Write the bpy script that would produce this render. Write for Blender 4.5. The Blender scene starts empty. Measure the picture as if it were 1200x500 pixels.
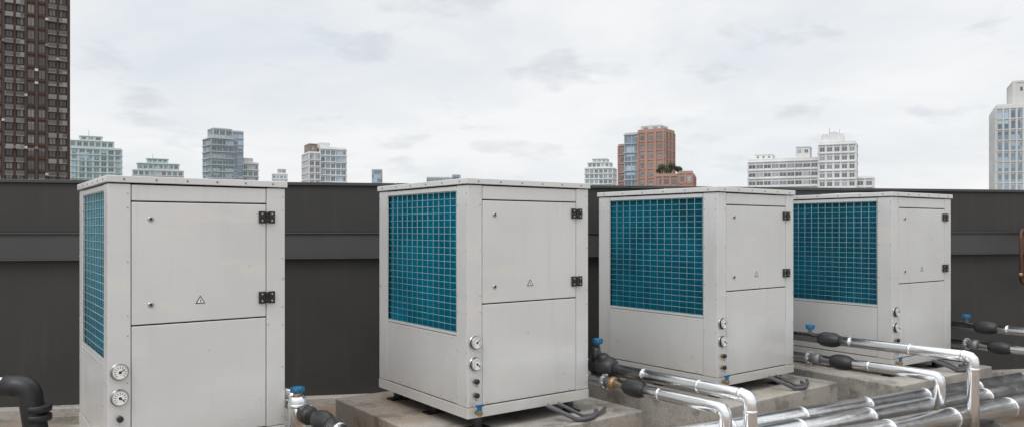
import bpy, math, random
from mathutils import Vector, Matrix
random.seed(7)
S = bpy.context.scene
S.view_settings.view_transform = 'Standard'
try: S.view_settings.look = 'None'
except Exception: pass
S.view_settings.exposure = 0

# ------------------------------------------------------------------ materials
def newmat(name):
    m = bpy.data.materials.new(name); m.use_nodes = True
    nt = m.node_tree; b = nt.nodes["Principled BSDF"]
    return m, nt, b
def N(nt, t, **kw):
    n = nt.nodes.new(t)
    for k, v in kw.items(): setattr(n, k, v)
    return n
def ramp(nt, stops):
    r = N(nt, 'ShaderNodeValToRGB'); e = r.color_ramp.elements
    while len(e) < len(stops): e.new(0.5)
    for i, (p, c) in enumerate(stops):
        e[i].position = p; e[i].color = (c[0], c[1], c[2], 1) if hasattr(c, '__len__') else (c, c, c, 1)
    return r
def coords(nt, scale=(1, 1, 1), rand=True, kind='Object'):
    tc = N(nt, 'ShaderNodeTexCoord'); mp = N(nt, 'ShaderNodeMapping')
    mp.inputs['Scale'].default_value = scale
    nt.links.new(tc.outputs[kind], mp.inputs['Vector'])
    if rand:
        oi = N(nt, 'ShaderNodeObjectInfo'); ml = N(nt, 'ShaderNodeMath', operation='MULTIPLY'); ml.inputs[1].default_value = 37.0
        nt.links.new(oi.outputs['Random'], ml.inputs[0])
        nt.links.new(ml.outputs[0], mp.inputs['Location'])
    return mp.outputs[0]
def noise(nt, vec, scale, detail=4, rough=0.55):
    n = N(nt, 'ShaderNodeTexNoise'); n.inputs['Scale'].default_value = scale
    n.inputs['Detail'].default_value = detail; n.inputs['Roughness'].default_value = rough
    nt.links.new(vec, n.inputs['Vector']); return n.outputs['Fac']
def mix(nt, fac, a, b, mode='MIX'):
    m = N(nt, 'ShaderNodeMix', data_type='RGBA', blend_type=mode)
    if isinstance(fac, (int, float)): m.inputs[0].default_value = fac
    else: nt.links.new(fac, m.inputs[0])
    for s, v in ((6, a), (7, b)):
        if isinstance(v, tuple): m.inputs[s].default_value = (v[0], v[1], v[2], 1)
        else: nt.links.new(v, m.inputs[s])
    return m.outputs[2]
def bump(nt, b, h, strength, dist=0.01):
    n = N(nt, 'ShaderNodeBump'); n.inputs['Strength'].default_value = strength; n.inputs['Distance'].default_value = dist
    nt.links.new(h, n.inputs['Height']); nt.links.new(n.outputs[0], b.inputs['Normal'])

def simple(name, col, rough=0.5, metal=0.0, var=0.12, scale=6.0, bmp=0.0):
    m, nt, b = newmat(name)
    v = coords(nt); f = noise(nt, v, scale)
    r = ramp(nt, [(0.3, 0), (0.7, 1)]); nt.links.new(f, r.inputs[0])
    c = mix(nt, r.outputs[0], tuple(x * (1 - var) for x in col), tuple(min(1, x * (1 + var)) for x in col))
    nt.links.new(c, b.inputs['Base Color'])
    b.inputs['Roughness'].default_value = rough; b.inputs['Metallic'].default_value = metal
    if bmp: bump(nt, b, noise(nt, v, scale * 6), bmp)
    return m

def paint_mat():
    m, nt, b = newmat("light_grey_painted_steel")
    v = coords(nt)
    big = noise(nt, v, 1.3, 3, 0.5)
    rb = ramp(nt, [(0.35, 0), (0.75, 1)]); nt.links.new(big, rb.inputs[0])
    c = mix(nt, rb.outputs[0], (0.69, 0.692, 0.692), (0.635, 0.633, 0.625))
    vs = coords(nt, (7, 7, 0.6)); st = noise(nt, vs, 1.6, 4, 0.55)
    rs = ramp(nt, [(0.56, 0), (0.74, 0.35)]); nt.links.new(st, rs.inputs[0])
    c = mix(nt, rs.outputs[0], c, (0.57, 0.555, 0.53))
    # dusty wiped smudges, in a few places only
    vh = coords(nt, (1.3, 1.3, 3.2)); sm = noise(nt, vh, 1.2, 6, 0.62)
    rm = ramp(nt, [(0.585, 0), (0.605, 0.5), (0.8, 0.6)]); nt.links.new(sm, rm.inputs[0])
    c = mix(nt, rm.outputs[0], c, (0.725, 0.695, 0.655))
    sp = noise(nt, v, 16, 2, 0.4)
    rp = ramp(nt, [(0.75, 0), (0.79, 0.45)]); nt.links.new(sp, rp.inputs[0])
    c = mix(nt, rp.outputs[0], c, (0.38, 0.35, 0.31))
    # grime rising from the bottom edge
    tc = N(nt, 'ShaderNodeTexCoord'); sx = N(nt, 'ShaderNodeSeparateXYZ'); nt.links.new(tc.outputs['Object'], sx.inputs[0])
    mr = N(nt, 'ShaderNodeMapRange'); mr.inputs[1].default_value = 0.45; mr.inputs[2].default_value = 0.0
    mr.inputs[3].default_value = 0; mr.inputs[4].default_value = 0.8
    nt.links.new(sx.outputs[2], mr.inputs[0])
    g = noise(nt, v, 3, 5, 0.6); mm = N(nt, 'ShaderNodeMath', operation='MULTIPLY')
    nt.links.new(g, mm.inputs[0]); nt.links.new(mr.outputs[0], mm.inputs[1])
    c = mix(nt, mm.outputs[0], c, (0.47, 0.425, 0.36))
    nt.links.new(c, b.inputs['Base Color'])
    rr = N(nt, 'ShaderNodeMapRange'); rr.inputs[3].default_value = 0.20; rr.inputs[4].default_value = 0.42
    nt.links.new(sm, rr.inputs[0]); nt.links.new(rr.outputs[0], b.inputs['Roughness'])
    b.inputs['Metallic'].default_value = 0.22
    bump(nt, b, noise(nt, v, 1.8, 1), 0.22, 0.02)
    return m
PAINT = paint_mat()
DARKIN = simple("dark_interior", (0.03, 0.03, 0.032), 0.7)
BLACK = simple("black_rubber", (0.018, 0.018, 0.02), 0.42, 0, 0.3, 14, 0.25)
BLACKP = simple("black_plastic", (0.014, 0.014, 0.015), 0.35)
FIN = simple("blue_coated_aluminium_fin", (0.003, 0.29, 0.43), 0.34, 0.25, 0.28, 2.5)
FINB = simple("coil_depth_blue", (0.001, 0.014, 0.035), 0.6, 0, 0.3, 3)
WIRE = simple("coated_wire", (0.32, 0.47, 0.49), 0.4, 0, 0.1)
STEEL = simple("zinc_steel", (0.5, 0.5, 0.5), 0.35, 0.9, 0.15)
GREYS = simple("galvanised_grey", (0.22, 0.22, 0.225), 0.5, 0.5)
BLUEP = simple("blue_plastic", (0.008, 0.13, 0.27), 0.35)
BRASS = simple("dull_brass", (0.36, 0.25, 0.13), 0.45, 0.8)
DIAL = simple("gauge_dial", (0.8, 0.8, 0.77), 0.25, 0, 0.03)
WHITE = simple("label_white", (0.8, 0.8, 0.78), 0.5, 0, 0.03)
COPPER = simple("rusty_brown_pipe", (0.10, 0.035, 0.02), 0.5, 0.2, 0.35, 12)
CONDUIT = simple("grey_flex_conduit", (0.13, 0.13, 0.14), 0.5)

def alu():
    m, nt, b = newmat("aluminium_cladding")
    v = coords(nt, rand=False); f = noise(nt, v, 4, 5, 0.65)
    r = ramp(nt, [(0.3, (0.80, 0.81, 0.82)), (0.75, (0.94, 0.945, 0.95))]); nt.links.new(f, r.inputs[0])
    nt.links.new(r.outputs[0], b.inputs['Base Color'])
    b.inputs['Metallic'].default_value = 1.0
    rr = N(nt, 'ShaderNodeMapRange'); rr.inputs[3].default_value = 0.12; rr.inputs[4].default_value = 0.34
    nt.links.new(noise(nt, v, 7, 4), rr.inputs[0]); nt.links.new(rr.outputs[0], b.inputs['Roughness'])
    bump(nt, b, noise(nt, v, 7, 2), 0.14, 0.02)
    return m
ALU = alu()

def concrete(name, c1, c2, c3, rust=0.5):
    m, nt, b = newmat(name)
    v = coords(nt, kind='Object'); a = noise(nt, v, 1.1, 6, 0.65)
    r = ramp(nt, [(0.32, c2), (0.55, c1), (0.8, tuple(min(1, x * 1.2) for x in c1))]); nt.links.new(a, r.inputs[0])
    s = noise(nt, v, 0.55, 8, 0.72); rs = ramp(nt, [(0.47, 0), (0.62, rust)]); nt.links.new(s, rs.inputs[0])
    c = mix(nt, rs.outputs[0], r.outputs[0], c3)
    g = noise(nt, v, 60, 3); rg = ramp(nt, [(0.3, 0.75), (0.7, 1.1)]); nt.links.new(g, rg.inputs[0])
    c = mix(nt, 1.0, c, rg.outputs[0], 'MULTIPLY')
    d_ = noise(nt, v, 3.3, 7, 0.7); rd = ramp(nt, [(0.52, 1.0), (0.62, 0.62)]); nt.links.new(d_, rd.inputs[0])
    c = mix(nt, 1.0, c, rd.outputs[0], 'MULTIPLY')
    nt.links.new(c, b.inputs['Base Color'])
    rr = ramp(nt, [(0.45, 0.85), (0.65, 0.45)]); nt.links.new(s, rr.inputs[0]); nt.links.new(rr.outputs[0], b.inputs['Roughness'])
    bump(nt, b, noise(nt, v, 25, 5), 0.4, 0.01)
    return m
PAD = concrete("stained_concrete_pad", (0.48, 0.46, 0.42), (0.30, 0.28, 0.25), (0.26, 0.16, 0.09), 0.6)
FLOOR = concrete("weathered_roof_screed", (0.30, 0.265, 0.22), (0.15, 0.125, 0.10), (0.26, 0.12, 0.045), 0.95)

def wallmat(name, col):
    m, nt, b = newmat(name)
    v = coords(nt, rand=False); f = noise(nt, v, 0.9, 6, 0.65)
    vs = coords(nt, (5, 5, 0.5), rand=False); st = noise(nt, vs, 1.4, 5, 0.6)
    r = ramp(nt, [(0.3, tuple(x * 0.85 for x in col)), (0.75, tuple(x * 1.2 for x in col))]); nt.links.new(f, r.inputs[0])
    rs = ramp(nt, [(0.55, 0), (0.8, 0.3)]); nt.links.new(st, rs.inputs[0])
    c = mix(nt, rs.outputs[0], r.outputs[0], (0.078, 0.076, 0.072))
    nt.links.new(c, b.inputs['Base Color']); b.inputs['Roughness'].default_value = 0.6
    bump(nt, b, noise(nt, v, 1.6, 3), 0.15, 0.03)
    return m
WALLM = wallmat("charcoal_wall_cladding", (0.034, 0.0325, 0.031))
BANDM = wallmat("charcoal_metal_trim", (0.056, 0.0565, 0.057))

# ------------------------------------------------------------------ mesh builder
class B:
    def __init__(s): s.v = []; s.f = []; s.mi = []; s.sm = []; s.mats = []
    def mid(s, m):
        if m not in s.mats: s.mats.append(m)
        return s.mats.index(m)
    def box(s, x0, x1, y0, y1, z0, z1, m, M=None):
        i = len(s.v)
        P = [Vector(p) for p in ((x0,y0,z0),(x1,y0,z0),(x1,y1,z0),(x0,y1,z0),(x0,y0,z1),(x1,y0,z1),(x1,y1,z1),(x0,y1,z1))]
        if M: P = [M @ p for p in P]
        s.v += P; k = s.mid(m)
        for q in ((0,3,2,1),(4,5,6,7),(0,1,5,4),(1,2,6,5),(2,3,7,6),(3,0,4,7)):
            s.f.append([i + a for a in q]); s.mi.append(k); s.sm.append(False)
    def quad(s, pts, m):
        i = len(s.v); s.v += [Vector(p) for p in pts]; s.f.append(list(range(i, i + len(pts)))); s.mi.append(s.mid(m)); s.sm.append(False)
    def lathe(s, p0, axis, prof, m, seg=20):
        a = Vector(axis).normalized(); u = a.orthogonal().normalized(); w = a.cross(u); p0 = Vector(p0); k = s.mid(m)
        rings = []
        for t, r in prof:
            i = len(s.v); rings.append(i)
            for j in range(seg):
                an = 2 * math.pi * j / seg
                s.v.append(p0 + a * t + (u * math.cos(an) + w * math.sin(an)) * r)
        for q in range(len(rings) - 1):
            A, C = rings[q], rings[q + 1]
            for j in range(seg):
                s.f.append([A + j, A + (j + 1) % seg, C + (j + 1) % seg, C + j]); s.mi.append(k); s.sm.append(True)
        s.f.append([rings[0] + j for j in range(seg)][::-1]); s.mi.append(k); s.sm.append(False)
        s.f.append([rings[-1] + j for j in range(seg)]); s.mi.append(k); s.sm.append(False)
    def cyl(s, p0, p1, r, m, seg=20):
        d = Vector(p1) - Vector(p0); s.lathe(p0, d, [(0, r), (d.length, r)], m, seg)
    def tube(s, pts, r, m, bend=0.12, seg=20, n=6, flute=0.0):
        P = [Vector(p) for p in pts]; path = [P[0]]
        for i in range(1, len(P) - 1):
            a = (P[i-1] - P[i]); c = (P[i+1] - P[i]); ba = min(bend, a.length * .45, c.length * .45)
            A = P[i] + a.normalized() * ba; C = P[i] + c.normalized() * ba
            for k in range(n + 1):
                t = k / n; path.append(A * (1-t)**2 + P[i] * 2*t*(1-t) + C * t*t)
        path.append(P[-1])
        q = [path[0]]
        for p in path[1:]:
            if (p - q[-1]).length > 1e-4: q.append(p)
        path = q; u = None; rings = []; km = s.mid(m)
        for i, p in enumerate(path):
            if i == 0: t = (path[1] - p).normalized()
            elif i == len(path) - 1: t = (p - path[i-1]).normalized()
            else: t = ((path[i+1] - p).normalized() + (p - path[i-1]).normalized()).normalized()
            if u is None: u = t.orthogonal().normalized()
            u = (u - t * u.dot(t)).normalized(); w = t.cross(u)
            rr = r * (1 + (flute if i % 2 else 0)); rings.append(len(s.v))
            for j in range(seg):
                an = 2 * math.pi * j / seg; s.v.append(p + (u * math.cos(an) + w * math.sin(an)) * rr)
        for q in range(len(rings) - 1):
            A, C = rings[q], rings[q+1]
            for j in range(seg):
                s.f.append([A + j, A + (j+1) % seg, C + (j+1) % seg, C + j]); s.mi.append(km); s.sm.append(True)
        s.f.append([rings[0] + j for j in range(seg)][::-1]); s.mi.append(km); s.sm.append(False)
        s.f.append([rings[-1] + j for j in range(seg)]); s.mi.append(km); s.sm.append(False)
    def obj(s, name, parent=None, bevel=0.0, M=None):
        me = bpy.data.meshes.new(name); me.from_pydata([tuple(v) for v in s.v], [], s.f)
        for m in s.mats: me.materials.append(m)
        me.polygons.foreach_set('material_index', s.mi); me.polygons.foreach_set('use_smooth', s.sm); me.update()
        o = bpy.data.objects.new(name, me); S.collection.objects.link(o)
        if parent: o.parent = parent
        if M: o.matrix_world = M
        if bevel:
            b = o.modifiers.new('bev', 'BEVEL'); b.width = bevel; b.segments = 2; b.limit_method = 'ANGLE'; b.angle_limit = math.radians(40)
        return o
def empty(name, loc=(0,0,0), rz=0.0):
    e = bpy.data.objects.new(name, None); e.empty_display_size = 0.3; S.collection.objects.link(e)
    e.location = loc; e.rotation_euler = (0, 0, rz); return e

# ------------------------------------------------------------------ chiller unit
def chiller(loc, rot, W1=1.62, W2=1.34):
    E = empty("rooftop_chiller_unit", loc, rot)
    b = B(); b.box(.06, W2-.06, .02, W1-.02, .03, 1.94, DARKIN); b.obj("inner_core", E)
    b = B()
    pw, pd = .145, .175
    T = .018
    for (xa, xb, xo) in ((0, pw, 0), (W2-pw, W2, 1)):
        for (ya, yb, yo) in ((0, pd, 0), (W1-pd, W1, 1)):
            yf = (ya, ya+T) if yo == 0 else (yb-T, yb)
            xf = (xa, xa+T) if xo == 0 else (xb-T, xb)
            b.box(xa, xb, yf[0], yf[1], .095, 1.943, PAINT)
            y2 = (ya+T, yb) if yo == 0 else (ya, yb-T)
            b.box(xf[0], xf[1], y2[0], y2[1], .095, 1.943, PAINT)
    b.obj("corner_posts", E, .004)
    b = B(); g = .005
    x0, x1 = pw+g, W2-pw-g
    for (z0, z1) in ((1.828, 1.940), (.953, 1.818), (.10, .943)):
        b.box(x0, x1, .001, .018, z0, z1, PAINT)
        b.box(x0, x1, W1-.018, W1-.001, z0, z1, PAINT)
    b.obj("service_panels", E, .005)
    b = B(); y0, y1 = pd+g, W1-pd-g
    cz0, cz1 = .70, 1.90
    for xs in ((.001, .018), (W2-.018, W2-.001)):
        b.box(xs[0], xs[1], y0, y1, .10, cz0-.03, PAINT)
        b.box(xs[0], xs[1], y0, y1, cz1, 1.940, PAINT)
        b.box(xs[0], xs[1], y0, y1, cz0-.024, cz0, PAINT)
    b.obj("coil_face_panels", E, .004)
    for side, nm in ((0, "coil"), (1, "coil_back")):
        b = B()
        bx = .041 if side == 0 else W2-.041
        b.box(min(bx, bx+(.02 if side==0 else -.02)), max(bx, bx+(.02 if side==0 else -.02)), y0-.02, y1+.02, cz0, cz1, FINB)
        n = int((y1-y0) / .016)
        for i in range(n):
            y = y0 + (i+.5) * (y1-y0) / n + random.uniform(-.0012, .0012)
            xa, xb = (.029, .0405) if side == 0 else (W2-.0405, W2-.029)
            b.box(xa, xb, y-.0011, y+.0011, cz0, cz1, FIN)
        b.obj(nm, E)
        b = B(); xw = .006 if side == 0 else W2-.006; r = .0022
        ny = 13
        for i in range(ny+1):
            y = y0 + .006 + i*(y1-y0-.012)/ny
            b.cyl((xw, y, cz0+.001), (xw, y, cz1-.001), r, WIRE, 6)
        nz = 20
        for i in range(nz+1):
            z = cz0 + .006 + i*(cz1-cz0-.012)/nz
            b.cyl((xw-(.004 if side==0 else -.004), y0, z), (xw-(.004 if side==0 else -.004), y1, z), r*.85, WIRE, 6)
        b.obj("wire_guard", E)
    b = B()
    b.box(-.004, W2+.004, -.004, .05, 0, .09, PAINT); b.box(-.004, W2+.004, W1-.05, W1+.004, 0, .09, PAINT)
    b.box(-.004, .05, .052, W1-.052, 0, .09, PAINT); b.box(W2-.05, W2+.004, .052, W1-.052, 0, .09, PAINT)
    b.obj("base_frame", E, .004)
    b = B()
    b.box(-.016, W2+.016, -.016, W1+.016, 1.952, 2.0, PAINT)
    b.obj("top_cap", E, .004)
    b = B()
    c = (W2/2, W1/2, 2.0)
    b.lathe((c[0], c[1], 1.9995), (0,0,1), [(0, .52), (.010, .515), (.012, .50)], PAINT, 40)
    for k in range(1, 9):
        R = .055*k; pts = [(c[0]+R*math.cos(a*math.pi/12), c[1]+R*math.sin(a*math.pi/12), 2.016) for a in range(25)]
        b.tube(pts, .003, STEEL, 0.001, 6, 1)
    for a in range(6):
        an = a*math.pi/6
        b.cyl((c[0]-.5*math.cos(an), c[1]-.5*math.sin(an), 2.014), (c[0]+.5*math.cos(an), c[1]+.5*math.sin(an), 2.014), .004, STEEL, 6)
    b.obj("fan_cowl", E)
    b = B()
    def scr_s(x, z, r=.006): b.lathe((x, -.0005, z), (0,-1,0), [(0, r), (.003, r*.8)], STEEL, 8)
    def scr_c(y, z, r=.006): b.lathe((-.0005, y, z), (-1,0,0), [(0, r), (.003, r*.8)], STEEL, 8)
    for z in (.16, .55, .88, 1.02, 1.4, 1.78, 1.88):
        scr_s(.125, z); scr_s(W2-.02, z); scr_c(.155, z); scr_c(W1-.02, z); scr_c(W1-.15, z); scr_c(.02, z)
    for i in range(7): scr_s(.2+i*.15*W2/1.34, .115, .005); scr_c(.25+i*(W1-.5)/6, .125, .005); scr_c(.25+i*(W1-.5)/6, cz0-.05, .005)
    for i in range(6):
        b.lathe((.1+i*(W2-.2)/5, -.0165, 1.975), (0,-1,0), [(0,.008),(.003,.006)], GREYS, 8)
        b.lathe((-.0165, .1+i*(W1-.2)/5, 1.975), (-1,0,0), [(0,.008),(.003,.006)], GREYS, 8)
    b.obj("screws", E)
    b = B(); xh = W2-pw
    for z in (1.72, 1.10):
        for s_ in (-1, 1):
            b.box(xh + (s_*.012 if s_ > 0 else -.062), xh + (.062 if s_ > 0 else -.012), -.016, -.0008, z-.046, z+.046, BLACKP)
            for dz in (-.026, .026):
                b.lathe((xh+s_*.038, -.0165, z+dz), (0,-1,0), [(0,.008),(.004,.006)], STEEL, 10)
        b.cyl((xh, -.014, z-.042), (xh, -.014, z-.012), .014, BLACKP, 14)
        b.cyl((xh, -.014, z+.012), (xh, -.014, z+.042), .014, BLACKP, 14)
        b.cyl((xh, -.014, z-.011), (xh, -.014, z+.011), .011, BLACKP, 14)
    b.obj("door_hinges", E, .003)
    b = B()
    for z in (1.70, 1.09):
        b.lathe((.275, .001, z), (0,-1,0), [(0,.021),(.004,.020),(.008,.014)], STEEL, 20)
        b.lathe((.275, -.0072, z), (0,-1,0), [(0,.010),(.003,.009)], BLACKP, 12)
    b.obj("door_locks", E)
    b = B(); cx, cz, R = W2*.49, 1.10, .040
    def tri(R, y, m):
        b.quad([(cx - R*.87, y, cz - R*.5), (cx + R*.87, y, cz - R*.5), (cx, y, cz + R)], m)
    tri(R*1.0, -.001, BLACKP); tri(R*.70, -.0022, WHITE)
    b.quad([(cx-.002, -.0034, cz-.002), (cx+.003, -.0034, cz-.014), (cx+.006, -.0034, cz+.002), (cx+.001, -.0034, cz+.018)], BLACKP)
    b.obj("warning_label", E)
    b = B(); gx = .072
    for z, a in ((.635, .9), (.455, 2.2)):
        b.lathe((gx, .001, z), (0,-1,0), [(0,.060),(.010,.060),(.012,.054),(.034,.054),(.038,.050),(.034,.046)], STEEL, 28)
        b.lathe((gx, -.010, z), (0,-1,0), [(0,.0545),(.022,.0548)], BLACKP, 28)
        b.lathe((gx, -.036, z), (0,-1,0), [(0,.046),(.003,.0455)], DIAL, 28)
        for k in range(11):
            t = math.radians(-225 + k*27)
            p = Vector((gx + .034*math.cos(t), -.0395, z - .034*math.sin(t)))
            b.box(-.0022, .0022, -.0003, .0003, -.007, .007, BLACKP, Matrix.Translation(p) @ Matrix.Rotation(t + math.pi/2, 4, 'Y'))
        b.box(-.003, .003, -.0008, .0004, -.010, .034, BLACKP, Matrix.Translation((gx, -.041, z)) @ Matrix.Rotation(a, 4, 'Y'))
        b.lathe((gx, -.039, z), (0,-1,0), [(0,.010),(.004,.009)], BLACKP, 12)
    b.obj("pressure_gauges", E)
    b = B()
    for z in (.31, .195):
        b.lathe((gx, .001, z), (0,-1,0), [(0,.022),(.006,.022),(.008,.012),(.026,.012)], BRASS, 14)
        b.lathe((gx, -.024, z), (0,-1,0), [(0,.022),(.022,.022),(.027,.014)], BLACKP, 14)
        b.box(gx-.006, gx+.006, -.04, -.012, z-.045, z-.012, STEEL)
    b.lathe((gx+.01, -.003, .05), (0,-1,0), [(0,.018),(.04,.018),(.045,.024),(.07,.024)], BRASS, 14)
    b.box(gx-.012, gx+.032, -.062, -.048, .06, .115, BLUEP)
    b.box(gx-.028, gx+.048, -.062, -.048, .103, .122, BLUEP)
    b.obj("service_valves", E, .002)
    b = B()
    for x in (.16, W2-.16):
        for y in (.10, W1*.5, W1-.10):
            b.box(x-.10, x+.10, y-.06, y+.06, -.118, -.105, BLACKP)
            b.lathe((x, y, -.105), (0,0,1), [(0,.05),(.03,.045),(.05,.05),(.09,.045)], BLACKP, 16)
            b.box(x-.07, x+.07, y-.055, y+.055, -.014, -.002, GREYS)
    for x in (.02, W2-.20):
        b.box(x, x+.16, .02, W1-.02, -.0015, -.0005, GREYS)
    b.obj("isolator_feet", E, .002)
    b = B()
    pts = []
    for k in range(60):
        t = k/59; pts.append((.80+.55*t, -.05-.22*math.sin(t*math.pi)*.9 - .05*t, .02 - .115*min(1, t*3)))
    b.tube(pts, .018, CONDUIT, .001, 10, 1, .18)
    pts = [(p[0]+.12, p[1]*0.7-.02, p[2]+.005) for p in pts]
    b.tube(pts, .014, CONDUIT, .001, 10, 1, .18)
    b.obj("flex_conduit", E)
    return E

def pad(loc, rot, x0=-.34, x1=1.78, y0=-.28, y1=1.92, h=.40):
    b = B(); b.box(x0, x1, y0, y1, 0, h, PAD)
    o = b.obj("concrete_plinth", None, .012); o.location = (loc[0], loc[1], 0); o.rotation_euler = (0,0,rot); return o

def pipe_set(loc, rot, kind=0, upper=True, xu=1.52, xl=1.43, yu=-1.76, yl=-1.50, zu=.38, zl=.17, W2=1.34):
    E = empty("insulated_branch_pipe", loc, rot)
    r = .052
    def sleeve(b, x, y, z):
        b.lathe((x, y+.12, z), (0,-1,0), [(0,.056),(.02,.066),(.05,.076),(.09,.080),(.15,.080),(.19,.074),(.225,.060),(.24,.056)], BLACK, 20)
    def rings(b, x, y0, y1, z, step=.62):
        y = y0
        while y > y1:
            b.lathe((x, y, z), (0,-1,0), [(0, r+.0005), (.003, r+.003), (.02, r+.003), (.023, r+.0005)], ALU, 20); y -= step
    b = B()
    if upper:
        b.tube([(W2-.03, .45, zu), (xu, .45, zu), (xu, -.02, zu)], .040, BLACK if kind == 4 else ALU, .10)
        b.tube([(xu, .10, zu), (xu, yu, zu), (xu, yu, -.28)], r, ALU, .055, 22, 3)
        rings(b, xu, -.55, yu+.15, zu)
        b.lathe((xu, yu, zu-.10), (0,0,-1), [(0, r+.0005),(.004,r+.004),(.03,r+.004),(.034,r+.0005)], ALU, 20)
        b.lathe((xu, yu+.10, zu), (0,-1,0), [(0, r+.0005),(.004,r+.004),(.03,r+.004),(.034,r+.0005)], ALU, 20)
    b.tube([(W2-.03, .30, zl), (xl, .30, zl), (xl, -.05, zl)], .040, ALU if kind != 4 else BLACK, .08)
    b.tube([(xl, .05, zl), (xl, yl, zl), (xl, yl, -.28)], r, ALU, .055, 22, 3)
    rings(b, xl, -.80, yl+.15, zl)
    b.obj("aluminium_jacket", E)
    b = B()
    if upper:
        if kind == 2:
            b.lathe((xu, .12, zu), (0,-1,0), [(0,.05),(.02,.085),(.07,.095),(.10,.075),(.16,.095),(.24,.10),(.29,.08),(.32,.06)], BLACK, 20)
            b.lathe((xu-.01, -.08, zu+.03), (-.4,0,1), [(0,.065),(.05,.06),(.08,.045),(.10,.03)], BLACK, 16)
            b.lathe((xu-.02, .04, zu+.04), (0,0,1), [(0,.055),(.08,.05),(.10,.04),(.13,.038)], BLACK, 16)
            b.lathe((xu+.01, -.12, zu-.03), (.3,-.3,-1), [(0,.075),(.07,.07),(.12,.05)], BLACK, 16)
            b.lathe((xu, -.02, zu-.03), (.0,.3,-1), [(0,.055),(.09,.05),(.13,.035)], BLACK, 16)
            b.box(xu+.05, xu+.085, -.15, -.08, zu-.10, zu+.04, BLACKP)
        else:
            sleeve(b, xu, -.33, zu)
    sleeve(b, xl, -.52, zl)
    b.obj("black_flexible_connectors", E)
    b = B()
    if upper:
        yv = -.10 if kind != 2 else .04
        zb = zu + (.03 if kind != 2 else .14)
        b.lathe((xu, yv, zb), (0,0,1), [(0,.022),(.06,.022),(.065,.034)], STEEL, 16)
        b.lathe((xu, yv, zb+.062), (0,0,1), [(0,.040),(.012,.044),(.04,.044),(.05,.036)], BLUEP, 12)
        for a in range(10):
            t = a*math.pi/5; b.box(-.005,.005,-.004,.004,0,.036,BLUEP, Matrix.Translation((xu+.044*math.cos(t), yv+.044*math.sin(t), zb+.074)))
    b.lathe((xl, -.22, zl), (0,-1,0), [(0,.058),(.02,.062),(.045,.062),(.06,.055)], BRASS if kind==2 else GREYS, 20)
    b.lathe((xl, -.12, zl), (0,-1,0), [(0,.055),(.012,.075),(.032,.075),(.04,.055)], GREYS, 20)
    for a in range(8):
        t = a*math.pi/4
        b.lathe((xl+.065*math.cos(t), -.115, zl+.065*math.sin(t)), (0,-1,0), [(0,.007),(.056,.007)], STEEL, 6)
    b.obj("valve_and_cap", E)
    return E

units = [((-2.80, 5.30), 36.3, 1.43, 1.25, .47), ((-.369, 6.355), 36.3, 1.62, 1.34, .52), ((2.05, 7.64), 37.9, 1.68, 1.35, .52), ((4.33, 8.72), 34.4, 1.60, 1.34, .52)]
for i, ((x, y), r, w1, w2, zb) in enumerate(units):
    a = math.radians(r)
    chiller((x, y, zb), a, w1, w2); pad((x, y), a, h=zb-.12)
    if i == 1: pipe_set((x, y, .52), a, 2, zu=.29, yu=-1.68, xu=1.50)
    elif i > 1: pipe_set((x, y, .52), a, kind={2:3, 3:4}[i])

x, y = units[0][0]; a = math.radians(units[0][1])
E = pipe_set((x, y, .47), a, 1, upper=False, yl=-2.0, xl=1.355, zl=.20, W2=1.25)
b = B(); sx_, sy_ = 1.31, -.11
b.tube([(1.22,.22,.30),(sx_+.02,.22,.30),(sx_,sy_,.30)], .04, ALU, .06)
b.lathe((sx_, sy_, -.10), (0,0,1), [(0,.070),(.39,.070),(.41,.065),(.43,.05)], ALU, 24)
for zz in (.02, .24): b.lathe((sx_, sy_, zz), (0,0,1), [(0,.0705),(.004,.074),(.025,.074),(.03,.0705)], ALU, 24)
b.lathe((sx_, sy_, .33), (0,0,1), [(0,.035),(.03,.03)], BRASS, 16)
b.lathe((sx_, sy_, .355), (0,0,1), [(0,.045),(.01,.05),(.03,.05),(.04,.04)], BLUEP, 12)
for q in range(10):
    t = q*math.pi/5; b.box(-.006,.006,-.005,.005,0,.034,BLUEP, Matrix.Translation((sx_+.05*math.cos(t), sy_+.05*math.sin(t), .360)))
b.lathe((sx_+.03, sy_-.04, .20), (0,-1,0), [(0,.05),(.04,.070),(.12,.074),(.18,.06)], BLACK, 20)
b.obj("strainer", E)

# ------------------------------------------------------------------ header pipes
d = Vector((.882, .471, 0)); nrm = Vector((.471, -.882, 0))
def header(off, z, r, t0=-9, t1=14, ph=.3):
    E = empty("insulated_header_pipe")
    b = B(); base = nrm * off
    P = lambda t, dz=0: base + d*t + Vector((0,0,z+dz))
    b.cyl(P(t0), P(t1), r, ALU, 36)
    t = t0 + ph
    while t < t1:
        b.lathe(P(t), d, [(0,r+.0005),(.003,r+.0035),(.030,r+.0035),(.033,r+.0005)], ALU, 36); t += .92
    b.obj("aluminium_jacket", E)
    b = B(); t = t0 + 1
    while t < t1:
        q = P(t); b.box(-.03,.03,-r-.02,r+.02, -(z-r)+0.006, -.0, GREYS, Matrix.Translation(q - Vector((0,0,r))) @ Matrix.Rotation(math.atan2(d.y,d.x),4,'Z'))
        t += 2.6
    b.obj("pipe_supports", E)
header(-5.10, .33, .088, ph=.1); header(-4.76, .33, .098, ph=.6); header(-4.38, .33, .098, ph=.35)

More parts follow.
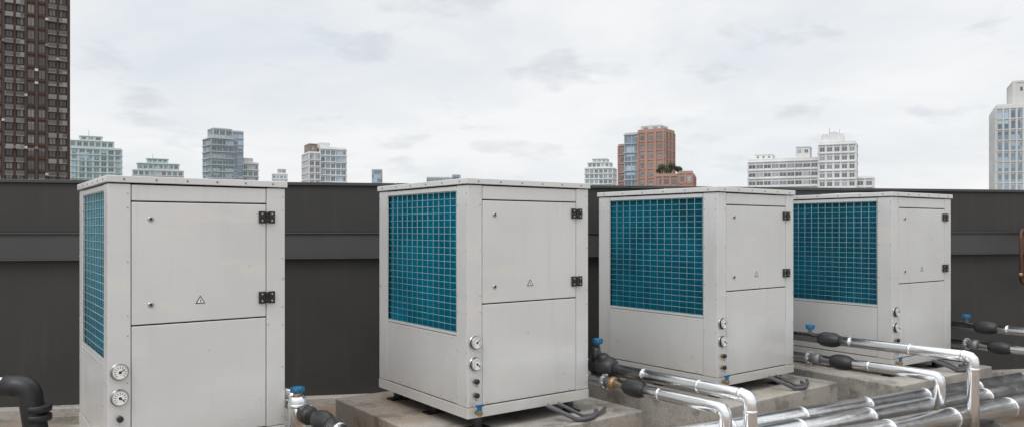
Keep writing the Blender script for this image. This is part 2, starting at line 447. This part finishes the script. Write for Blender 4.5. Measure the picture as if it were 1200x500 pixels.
# ------------------------------------------------------------------ pipe stub at far left
E = empty("insulated_elbow_pipe")
b = B()
b.tube([(-7.2, 6.35, .74), (-4.30, 6.65, .74)], .078, ALU, .1)
b.tube([(-5.6, 6.0, .50), (-4.75, 6.1, .50), (-4.5, 5.2, .40)], .06, ALU, .1)
b.obj("aluminium_jacket", E)
b = B(); b.tube([(-4.40, 6.64, .74), (-4.20, 6.655, .73), (-4.12, 6.66, .20), (-4.12, 6.66, .02)], .095, BLACK, .16, 22, 8)
for t in (.05, .22, .42, .52): b.lathe((-4.12, 6.66, .1+t*.8), (0,0,1), [(0,.096),(.006,.103),(.05,.103),(.056,.096)], BLACK, 22)
b.obj("black_insulation", E)

# brown pipe loop on the wall at the right
b = B()
b.tube([(7.35,10.85,2.05),(6.98,10.50,2.10),(6.95,10.45,1.75),(6.98,10.50,1.36),(7.35,10.85,1.33)], .020, COPPER, .14, 14, 6)
b.tube([(7.35,10.85,1.40),(7.06,10.6,1.44),(7.06,10.6,1.95),(7.3,10.8,2.0)], .014, COPPER, .1, 12, 5)
b.lathe((6.96,10.47,1.45),(0,0,1),[(0,.027),(.05,.027)],BRASS,14)
b.obj("brown_service_pipe")

# ------------------------------------------------------------------ parapet wall
P0 = Vector((-5.76, 8.6, 0)); P1 = Vector((6.6, 10.85, 0)); wd = (P1-P0).normalized(); ang = math.atan2(wd.y, wd.x)
E = empty("parapet_wall", P0, ang)
L0, L1 = -14, 30; HT = 2.655
b = B()
step = 4.88; xx = L0 + .9
while xx < L1:
    b.box(xx+.002, xx+step-.002, 0, .24, .0, 1.74, WALLM)
    b.box(xx+.002, xx+step-.002, 0.0, .24, 2.058, HT-.04, WALLM); xx += step
b.obj("cladding_panels", E, .003)
b = B(); b.box(L0, L1, .02, .235, .0, HT-.045, DARKIN); b.obj("wall_core", E)
b = B(); xx = L0 + 1.1
while xx < L1:
    b.box(xx+.003, xx+3.05-.003, -.075, .01, 1.76, 2.04, BANDM)
    b.box(xx+.003, xx+3.05-.003, -.095, .01, 2.0405, 2.056, BANDM)
    b.box(xx+.003, xx+3.05-.003, -.083, .01, 1.742, 1.7595, BANDM); xx += 3.05
b.obj("trim_band", E, .004)
b = B(); xx = L0 + .4
while xx < L1:
    b.box(xx+.002, xx+2.998, -.03, .27, HT-.038, HT, BANDM); xx += 3
b.obj("coping", E, .005)
b = B(); b.box(L0, L1, -.16, -.002, -.02, .10, PAD); b.obj("kerb", E, .012)

b = B()
M = Matrix.Translation(P0) @ Matrix.Rotation(ang, 4, 'Z')
b.box(L0, L1, -22, .26, -.35, 0, FLOOR, M)
b.obj("rooftop_ground")
OWN = simple("painted_render", (0.35,0.34,0.32), .8, 0, .15, .3)
b = B(); b.box(L0+.1, L1-.1, -21.9, .15, -45, -.352, OWN, M); b.obj("host_building")
b = B()
b.box(-.6,.6,-.05,.05,0.0,.05, simple("weathered_timber",(0.30,0.22,0.13),.8,0,.3,8), Matrix.Translation((3.9,8.2,.01)) @ Matrix.Rotation(.9,4,'Z'))
b.obj("timber_offcut", None, .004)

# ------------------------------------------------------------------ city
GROUND = simple("hazy_city_ground", (0.16, 0.17, 0.16), .9, 0, .3, .01)
b = B(); b.quad([(-9000,-9000,-45),(9000,-9000,-45),(9000,9000,-45),(-9000,9000,-45)], GROUND); b.obj("ground")

def glassm(name, col, rough=.18):
    m, nt, bs = newmat(name); v = coords(nt, (.35,.35,.31)); w = N(nt,'ShaderNodeTexWhiteNoise'); fl = N(nt,'ShaderNodeVectorMath',operation='FLOOR')
    nt.links.new(v, fl.inputs[0]); nt.links.new(fl.outputs[0], w.inputs['Vector'])
    r = ramp(nt, [(0, tuple(c*.6 for c in col)), (.6, col), (1, tuple(min(1,c*1.9+.04) for c in col))]); nt.links.new(w.outputs['Value'], r.inputs[0])
    nt.links.new(r.outputs[0], bs.inputs['Base Color']); bs.inputs['Roughness'].default_value = rough; return m
def facade(name, col, rough=.75): return simple(name, col, rough, 0, .10, .12)
G_DARK = glassm("dark_window_glass", (.20,.22,.24)); G_TEAL = glassm("teal_window_glass", (.20,.29,.32)); G_BLUE = glassm("blue_window_glass", (.22,.30,.38)); G_WARM = glassm("grey_window_glass", (.12,.118,.115))  # distance haze painted into skyline base colours: lighter and less saturated
F_WHITE = facade("white_facade", (.70,.70,.70)); F_GREY = facade("grey_facade", (.47,.49,.51)); F_BROWN = facade("dark_brown_facade", (.088,.052,.041))
F_BRICK = facade("salmon_brick_facade", (.40,.25,.205)); F_CREAM = facade("cream_facade", (.60,.595,.58)); F_GREEN = facade("pale_green_facade", (.53,.58,.57)); F_TAN = facade("tan_brown_facade", (.26,.20,.17))  # facade tones desaturated too, haze is in the colour, no volume

def block(b, x0, x1, y0, y1, z0, z1, wall, glass, fh=3.2, bw=3.0, win=(.7,.6), ledge=.35, pier=.3, parapet=1.0, sides=True, pier_w=None):
    b.box(x0, x1, y0, y1, z0, z1, wall)
    def face(o, ux, n, L):
        nb = max(1, round(L/bw)); w = L/nb; nf = int((z1-parapet-z0)/fh)
        def bx(a0, a1, za, zb, o0, o1, m):
            p = [o+ux*a0+n*o0, o+ux*a1+n*o1]
            b.box(min(p[0].x,p[1].x), max(p[0].x,p[1].x), min(p[0].y,p[1].y), max(p[0].y,p[1].y), za, zb, m)
        for f in range(nf):
            zt = z1 - parapet - f*fh
            if zt < -14: break
            if ledge: bx(0, L, zt-.02, zt+.28, .001, ledge, wall)
            for k in range(nb):
                cx = (k+.5)*w; hw = w*win[0]/2
                zc = zt - fh*.5 - .05; hh = fh*win[1]/2
                bx(cx-hw, cx+hw, zc-hh, zc+hh, .0, .06, glass)
                if w*win[0] > 1.2: bx(cx-.05, cx+.05, zc-hh, zc+hh, .061, .12, wall)
        if pier:
            for k in range(nb+1):
                pw = pier_w or w*(1-win[0])*.5
                a0 = max(0, k*w-pw/2); a1 = min(L, k*w+pw/2)
                bx(a0, a1, max(z0,-14), z1-parapet-.05, .002, pier, wall)
    face(Vector((x0,y0,0)), Vector((1,0,0)), Vector((0,-1,0)), x1-x0)
    if sides:
        face(Vector((x0,y0,0)), Vector((0,1,0)), Vector((-1,0,0)), y1-y0)
        face(Vector((x1,y0,0)), Vector((0,1,0)), Vector((1,0,0)), y1-y0)
def place(name, X, D, extra=0):
    return empty(name, (X, D, 2.1), -math.atan2(X, D) + math.radians(extra))

Z0 = -47
E = place("brown_apartment_tower", -118.3, 180)
b = B(); w = 24.0
block(b, -w/2, w/2, 0, 18, Z0, 74, F_BROWN, G_WARM, 3.1, 2.18, (.56,.62), .22, .45, 1.5)
b.obj("tower_block", E)
b = B()
for k in range(11):
    xk = -w/2 + 1.09 + k*2.18
    if k % 4 in (1, 2):
        z = -12.2
        while z < 70:
            # glass-fronted balcony with slab
            b.box(xk-.85, xk+.85, -1.25, -.46, z-.10, z+.10, F_TAN)
            b.box(xk-.83, xk+.83, -1.24, -1.19, z+.101, z+1.0, G_WARM); z += 3.1
for k in range(34):
    xk = -w/2 + 2.18*random.randint(1, 10); zk = -12.4 + 3.1*random.randint(2, 26) + .3
    b.box(xk-.36, xk+.36, -.90, -.46, zk, zk+.6, random.choice((F_CREAM, F_GREY, F_TAN)))
b.obj("balconies", E)

E = place("pale_green_condominium", -219, 400)
b = B(); block(b, -13.3, 13.3, 0, 16, Z0, 42.5, F_GREEN, G_TEAL, 3.1, 3.3, (.66,.66), .5, .3, 1)
block(b, -10.5, 9.5, 1, 13, 42.5, 46, F_GREEN, G_TEAL, 3.1, 3.0, (.6,.6), .4, .3, .4)
block(b, -6, 4, 2, 11, 46, 48.4, F_WHITE, G_TEAL, 2.1, 3.0, (.6,.5), .6, .3, .2)
b.cyl((-2,5,48.4),(-2,5,52),.15,F_GREY,6); b.obj("tower_block", E)
E = place("stepped_roof_condominium", -208, 450)
b = B(); block(b, -13.5, 13.5, 0, 14, Z0, 34.5, F_CREAM, G_TEAL, 3.1, 3.0, (.6,.6), .5, .3, .6)
block(b, -11, 11, 1, 12, 34.5, 38.5, F_GREEN, G_TEAL, 3.2, 2.8, (.6,.6), .7, .3, .5)
block(b, -6, 5, 2, 10, 38.5, 41.3, F_GREEN, G_TEAL, 2.4, 2.8, (.6,.6), .7, .3, .3)
b.cyl((-3,5,41),(-3,5,44.5),.15,F_GREY,6); b.obj("tower_block", E)
E = place("grey_condominium_tower", -129.5, 350, 18)
b = B(); block(b, -7.9, 2.2, 0, 12, Z0, 41.5, F_GREY, G_TEAL, 3.0, 2.6, (.8,.6), .7, .2, .8)
block(b, 2.21, 7.0, 1.5, 12, Z0, 45.2, F_GREY, G_BLUE, 3.0, 2.4, (.75,.66), .4, .2, .8)
block(b, -6, 2.2, 3, 11, 41.5, 46.0, F_GREY, G_TEAL, 3.0, 2.7, (.7,.6), .4, .2, .6)
block(b, 7.01, 14.2, 2, 12, Z0, 31.0, F_CREAM, G_TEAL, 3.0, 2.4, (.7,.6), .6, .2, .8)
block(b, 8, 12, 3, 10, 31.0, 33.0, F_CREAM, G_TEAL, 1.8, 2.0, (.6,.5), .3, .2, .2)
b.obj("tower_block", E)
E = place("small_white_block", -151, 500)
b = B(); block(b, -5.5, 4.0, 0, 9, Z0, 36, F_WHITE, G_BLUE, 3.0, 2.6, (.6,.5), .3, .2, .8); block(b, -2, 3, 1, 8, 36, 39, F_CREAM, G_BLUE, 2.4, 2.6, (.6,.5), .3, .2, .4); b.obj("tower_block", E)
E = place("white_apartment_tower", -84.4, 350, 14)
b = B(); block(b, -3.4, 8.6, 0, 14, Z0, 37.2, F_WHITE, G_BLUE, 3.0, 2.4, (.72,.6), .55, .3, 1.0)
block(b, -8.6, -3.41, -1.0, 13, Z0, 34.8, F_WHITE, G_DARK, 3.0, 2.5, (.62,.6), .4, .3, .8)
block(b, -8.2, -4.4, 1.0, 10, 34.8, 38.6, F_TAN, G_DARK, 3.4, 3.0, (.3,.4), .1, .1, .4)
block(b, -3.0, 1.5, 2.0, 10, 37.2, 39.4, F_WHITE, G_DARK, 2.0, 2.0, (.4,.4), .2, .1, .2)
b.obj("tower_block", E)
E = place("slim_blue_glass_tower", -105.8, 600)
b = B(); block(b, -4, 4, 0, 9, Z0, 46.5, F_GREY, G_BLUE, 3.3, 1.6, (.86,.8), .12, .15, .6); b.obj("tower_block", E)
E = place("teal_glass_block", -26.8, 300)
b = B(); block(b, -6.5, 3.5, 0, 10, Z0, 20.2, F_GREY, G_TEAL, 3.3, 1.8, (.86,.75), .15, .15, .5); block(b, 3.51, 6.5, 1, 10, Z0, 21.3, F_GREY, G_TEAL, 3.3, 1.8, (.86,.75), .15, .15, .5); b.obj("tower_block", E)
E = place("white_stepped_tower", 51, 450, -10)
b = B(); block(b, -8.2, 8.2, 0, 14, Z0, 36, F_WHITE, G_TEAL, 3.1, 2.7, (.66,.6), .6, .3, .8)
block(b, -6.6, 6.0, 1, 12, 36, 39, F_WHITE, G_TEAL, 2.7, 2.6, (.6,.6), .6, .3, .3); block(b, -4, 4.2, 2, 10, 39, 41.2, F_CREAM, G_TEAL, 2.0, 2.4, (.5,.5), .4, .2, .2)
b.obj("tower_block", E)
E = place("brick_red_tower", 44.6, 260, -24)
b = B(); block(b, -2.0, 7.6, 0, 9, Z0, 33.6, F_BRICK, G_DARK, 3.1, 3.1, (.42,.5), .2, .35, 1.2)
block(b, -7.4, -2.01, 1.0, 9, Z0, 33.0, F_GREY, G_BLUE, 3.1, 2.4, (.82,.7), .5, .2, .8)
block(b, -10.2, -7.41, 1.8, 9, Z0, 29.4, F_BRICK, G_DARK, 3.1, 2.8, (.55,.55), .3, .3, .8)
block(b, -1.5, 5.5, 1.5, 8, 33.6, 34.8, F_CREAM, G_DARK, 1.0, 3, (.4,.4), .1, .1, .1)
b.obj("tower_block", E)
E = place("brick_terrace_block", 52.0, 245, -6)
b = B(); block(b, -6.0, 5.8, 0, 10, Z0, 17.6, F_BRICK, G_DARK, 3.2, 2.6, (.55,.5), .3, .3, .9); block(b, 1.5, 5.8, -1.2, -.01, Z0, 18.3, F_BRICK, G_DARK, 3.2, 2.1, (.5,.5), .2, .2, .9)
b.obj("terrace_block", E)
E = place("white_office_block", 108, 300, -6)
b = B()
block(b, -14.8, 11.5, 0, 13, Z0, 27.6, F_WHITE, G_DARK, 3.3, 2.9, (.84,.42), .45, .35, 1.3)
block(b, -12.5, -6, 2, 10, 27.6, 29.6, F_WHITE, G_DARK, 1.8, 2, (.3,.4), .2, .1, .2)
block(b, 3, 8, 2, 10, 27.6, 32.2, F_WHITE, G_DARK, 3.0, 2, (.5,.4), .2, .1, .4)
block(b, 11.51, 24.5, -2, 12, Z0, 33.0, F_WHITE, G_DARK, 3.3, 2.7, (.62,.46), .5, .35, 1.2)
block(b, 12.5, 20, 0, 10, 33.0, 36.2, F_WHITE, G_DARK, 3.0, 2.5, (.45,.4), .3, .2, .5)
block(b, 24.51, 30.5, 0, 10, Z0, 19.6, F_WHITE, G_DARK, 3.3, 2.9, (.6,.45), .4, .3, .8)
b.lathe((16.5,4,36.2),(0,0,1),[(0,1.6),(.6,1.6),(1.1,1.2),(1.4,.4)],F_GREY,16)
b.cyl((15,4,36.2),(15,4,39.0),.14,F_GREY,6); b.cyl((18.6,4,36.2),(18.6,4,38.4),.12,F_GREY,6)
b.obj("office_block", E)
E = place("pale_high_rise_tower", 148, 220, 8)
b = B(); block(b, -7.4, 14, 0, 14, Z0, 35.6, F_CREAM, G_BLUE, 3.1, 1.6, (.56,.72), .25, .4, .8)
block(b, -3.0, 14, 3, 14, 35.6, 43.2, F_CREAM, G_DARK, 3.6, 4.0, (.15,.3), .15, .2, .6)
block(b, -7.0, -3.01, 2, 12, 35.6, 36.4, F_CREAM, G_BLUE, .7, 4.0, (.15,.3), .1, .1, .1)
b.obj("tower_block", E)

leaf = [simple("foliage_%d" % i, c, .7, 0, .3, 2) for i, c in enumerate(((.06,.10,.04),(.09,.135,.06),(.04,.068,.03)))]
bark = simple("bark", (.12,.09,.06), .9)
def tree(loc, h, R, n=1100):
    E = empty("roof_garden_tree", loc)
    b = B(); b.lathe((0,0,0),(0,0,1),[(0,.16),(h*.5,.11),(h*.85,.04)],bark,8)
    cl = []
    for k in range(10):
        t = random.uniform(.3,.9); a = random.uniform(0,6.28); rr = R*random.uniform(.35,.85)*(1.25-t)
        c = Vector((rr*math.cos(a)*1.3, rr*math.sin(a), h*t)); cl.append((c, R*random.uniform(.28,.48)))
        b.cyl((0,0,h*t*.7), c, .04, bark, 5)
    b.obj("trunk_and_limbs", E)
    b = B()
    for i in range(n):
        c, r = random.choice(cl); v = Vector((random.gauss(0,1),random.gauss(0,1),random.gauss(0,.8))); v = v.normalized()*r*random.uniform(.5,1.05)
        p = c+v; s = random.uniform(.08,.2); q = Matrix.Rotation(random.uniform(0,6.28),3,Vector((random.random()-.5,random.random()-.5,random.random()-.5)).normalized())
        b.quad([p+q@Vector(u)*s for u in ((-1,-.5,0),(1,-.5,0),(1,.5,.2),(-1,.5,0))], random.choice(leaf))
    b.obj("foliage", E)
tree((48.6, 247, 19.6), 3.4, 2.2); tree((51.4, 248, 19.6), 3.4, 2.3); tree((53.8, 248, 19.6), 2.6, 1.6)

# ------------------------------------------------------------------ sky + sun
el, az = math.radians(52), math.radians(215)
w = bpy.data.worlds.new("World"); S.world = w; w.use_nodes = True; nt = w.node_tree
bg = nt.nodes['Background']; bg.inputs['Strength'].default_value = 0.1
sky = N(nt, 'ShaderNodeTexSky', sky_type='NISHITA'); sky.sun_disc = False; sky.sun_elevation = el; sky.sun_rotation = az
tc = N(nt, 'ShaderNodeTexCoord'); sx = N(nt, 'ShaderNodeSeparateXYZ'); nt.links.new(tc.outputs['Generated'], sx.inputs[0])
mz = N(nt, 'ShaderNodeMath', operation='MAXIMUM'); nt.links.new(sx.outputs[2], mz.inputs[0]); mz.inputs[1].default_value = 0
az_ = N(nt, 'ShaderNodeMath', operation='ADD'); nt.links.new(mz.outputs[0], az_.inputs[0]); az_.inputs[1].default_value = .20
cb = N(nt, 'ShaderNodeCombineXYZ')
for k in (0,1):
    dv = N(nt, 'ShaderNodeMath', operation='DIVIDE'); nt.links.new(sx.outputs[k], dv.inputs[0]); nt.links.new(az_.outputs[0], dv.inputs[1]); nt.links.new(dv.outputs[0], cb.inputs[k])
def sn(scale, detail, rough, off, dist=0.0):
    mp = N(nt, 'ShaderNodeMapping'); mp.inputs['Location'].default_value = off; nt.links.new(cb.outputs[0], mp.inputs['Vector'])
    n = N(nt, 'ShaderNodeTexNoise'); n.inputs['Scale'].default_value = scale; n.inputs['Detail'].default_value = detail; n.inputs['Roughness'].default_value = rough; n.inputs['Distortion'].default_value = dist
    nt.links.new(mp.outputs[0], n.inputs['Vector']); return n.outputs['Fac']
base = ramp(nt, [(.30, (.78,.83,.885)), (.46, (.885,.905,.925)), (.62, (.98,.98,.98))]); nt.links.new(sn(1.1, 7, .58, (3,1,0), .3), base.inputs[0])
dk = ramp(nt, [(.575, 0), (.65, .40), (.74, .65)]); nt.links.new(sn(2.6, 7, .54, (5.3,7.7,2), .15), dk.inputs[0])
# cloud bases thin out into haze towards the horizon
hz = N(nt, 'ShaderNodeMapRange'); hz.inputs[1].default_value = .05; hz.inputs[2].default_value = .15; hz.inputs[3].default_value = .35; hz.inputs[4].default_value = 1.0
nt.links.new(sx.outputs[2], hz.inputs[0]); dm = N(nt, 'ShaderNodeMath', operation='MULTIPLY'); nt.links.new(dk.outputs[0], dm.inputs[0]); nt.links.new(hz.outputs[0], dm.inputs[1])
c = mix(nt, dm.outputs[0], base.outputs[0], (.60,.64,.70))
mr = N(nt, 'ShaderNodeMapRange'); mr.inputs[1].default_value = .28; mr.inputs[2].default_value = .95; mr.inputs[3].default_value = 9.9; mr.inputs[4].default_value = 17.5
nt.links.new(sx.outputs[2], mr.inputs[0])
vm = N(nt, 'ShaderNodeVectorMath', operation='SCALE'); nt.links.new(c, vm.inputs[0]); nt.links.new(mr.outputs[0], vm.inputs['Scale'])
fin = mix(nt, .92, sky.outputs[0], vm.outputs[0])
nt.links.new(fin, bg.inputs['Color'])
ld = bpy.data.lights.new("sun", 'SUN'); ld.energy = 1.3; ld.angle = math.radians(24); ld.color = (1, .97, .93)
lo = bpy.data.objects.new("sun", ld); S.collection.objects.link(lo)
sd = Vector((math.sin(az)*math.cos(el), math.cos(az)*math.cos(el), math.sin(el)))
lo.rotation_euler = sd.to_track_quat('Z', 'Y').to_euler(); lo.location = sd*40

# ------------------------------------------------------------------ camera
cd = bpy.data.cameras.new("camera"); cd.sensor_width = 36; cd.lens = 26.9; cd.shift_y = .015; cd.clip_start = .05; cd.clip_end = 20000
co = bpy.data.objects.new("camera", cd); S.collection.objects.link(co); co.location = (0,0,2.1); co.rotation_euler = (math.radians(90), 0, 0)
S.camera = co
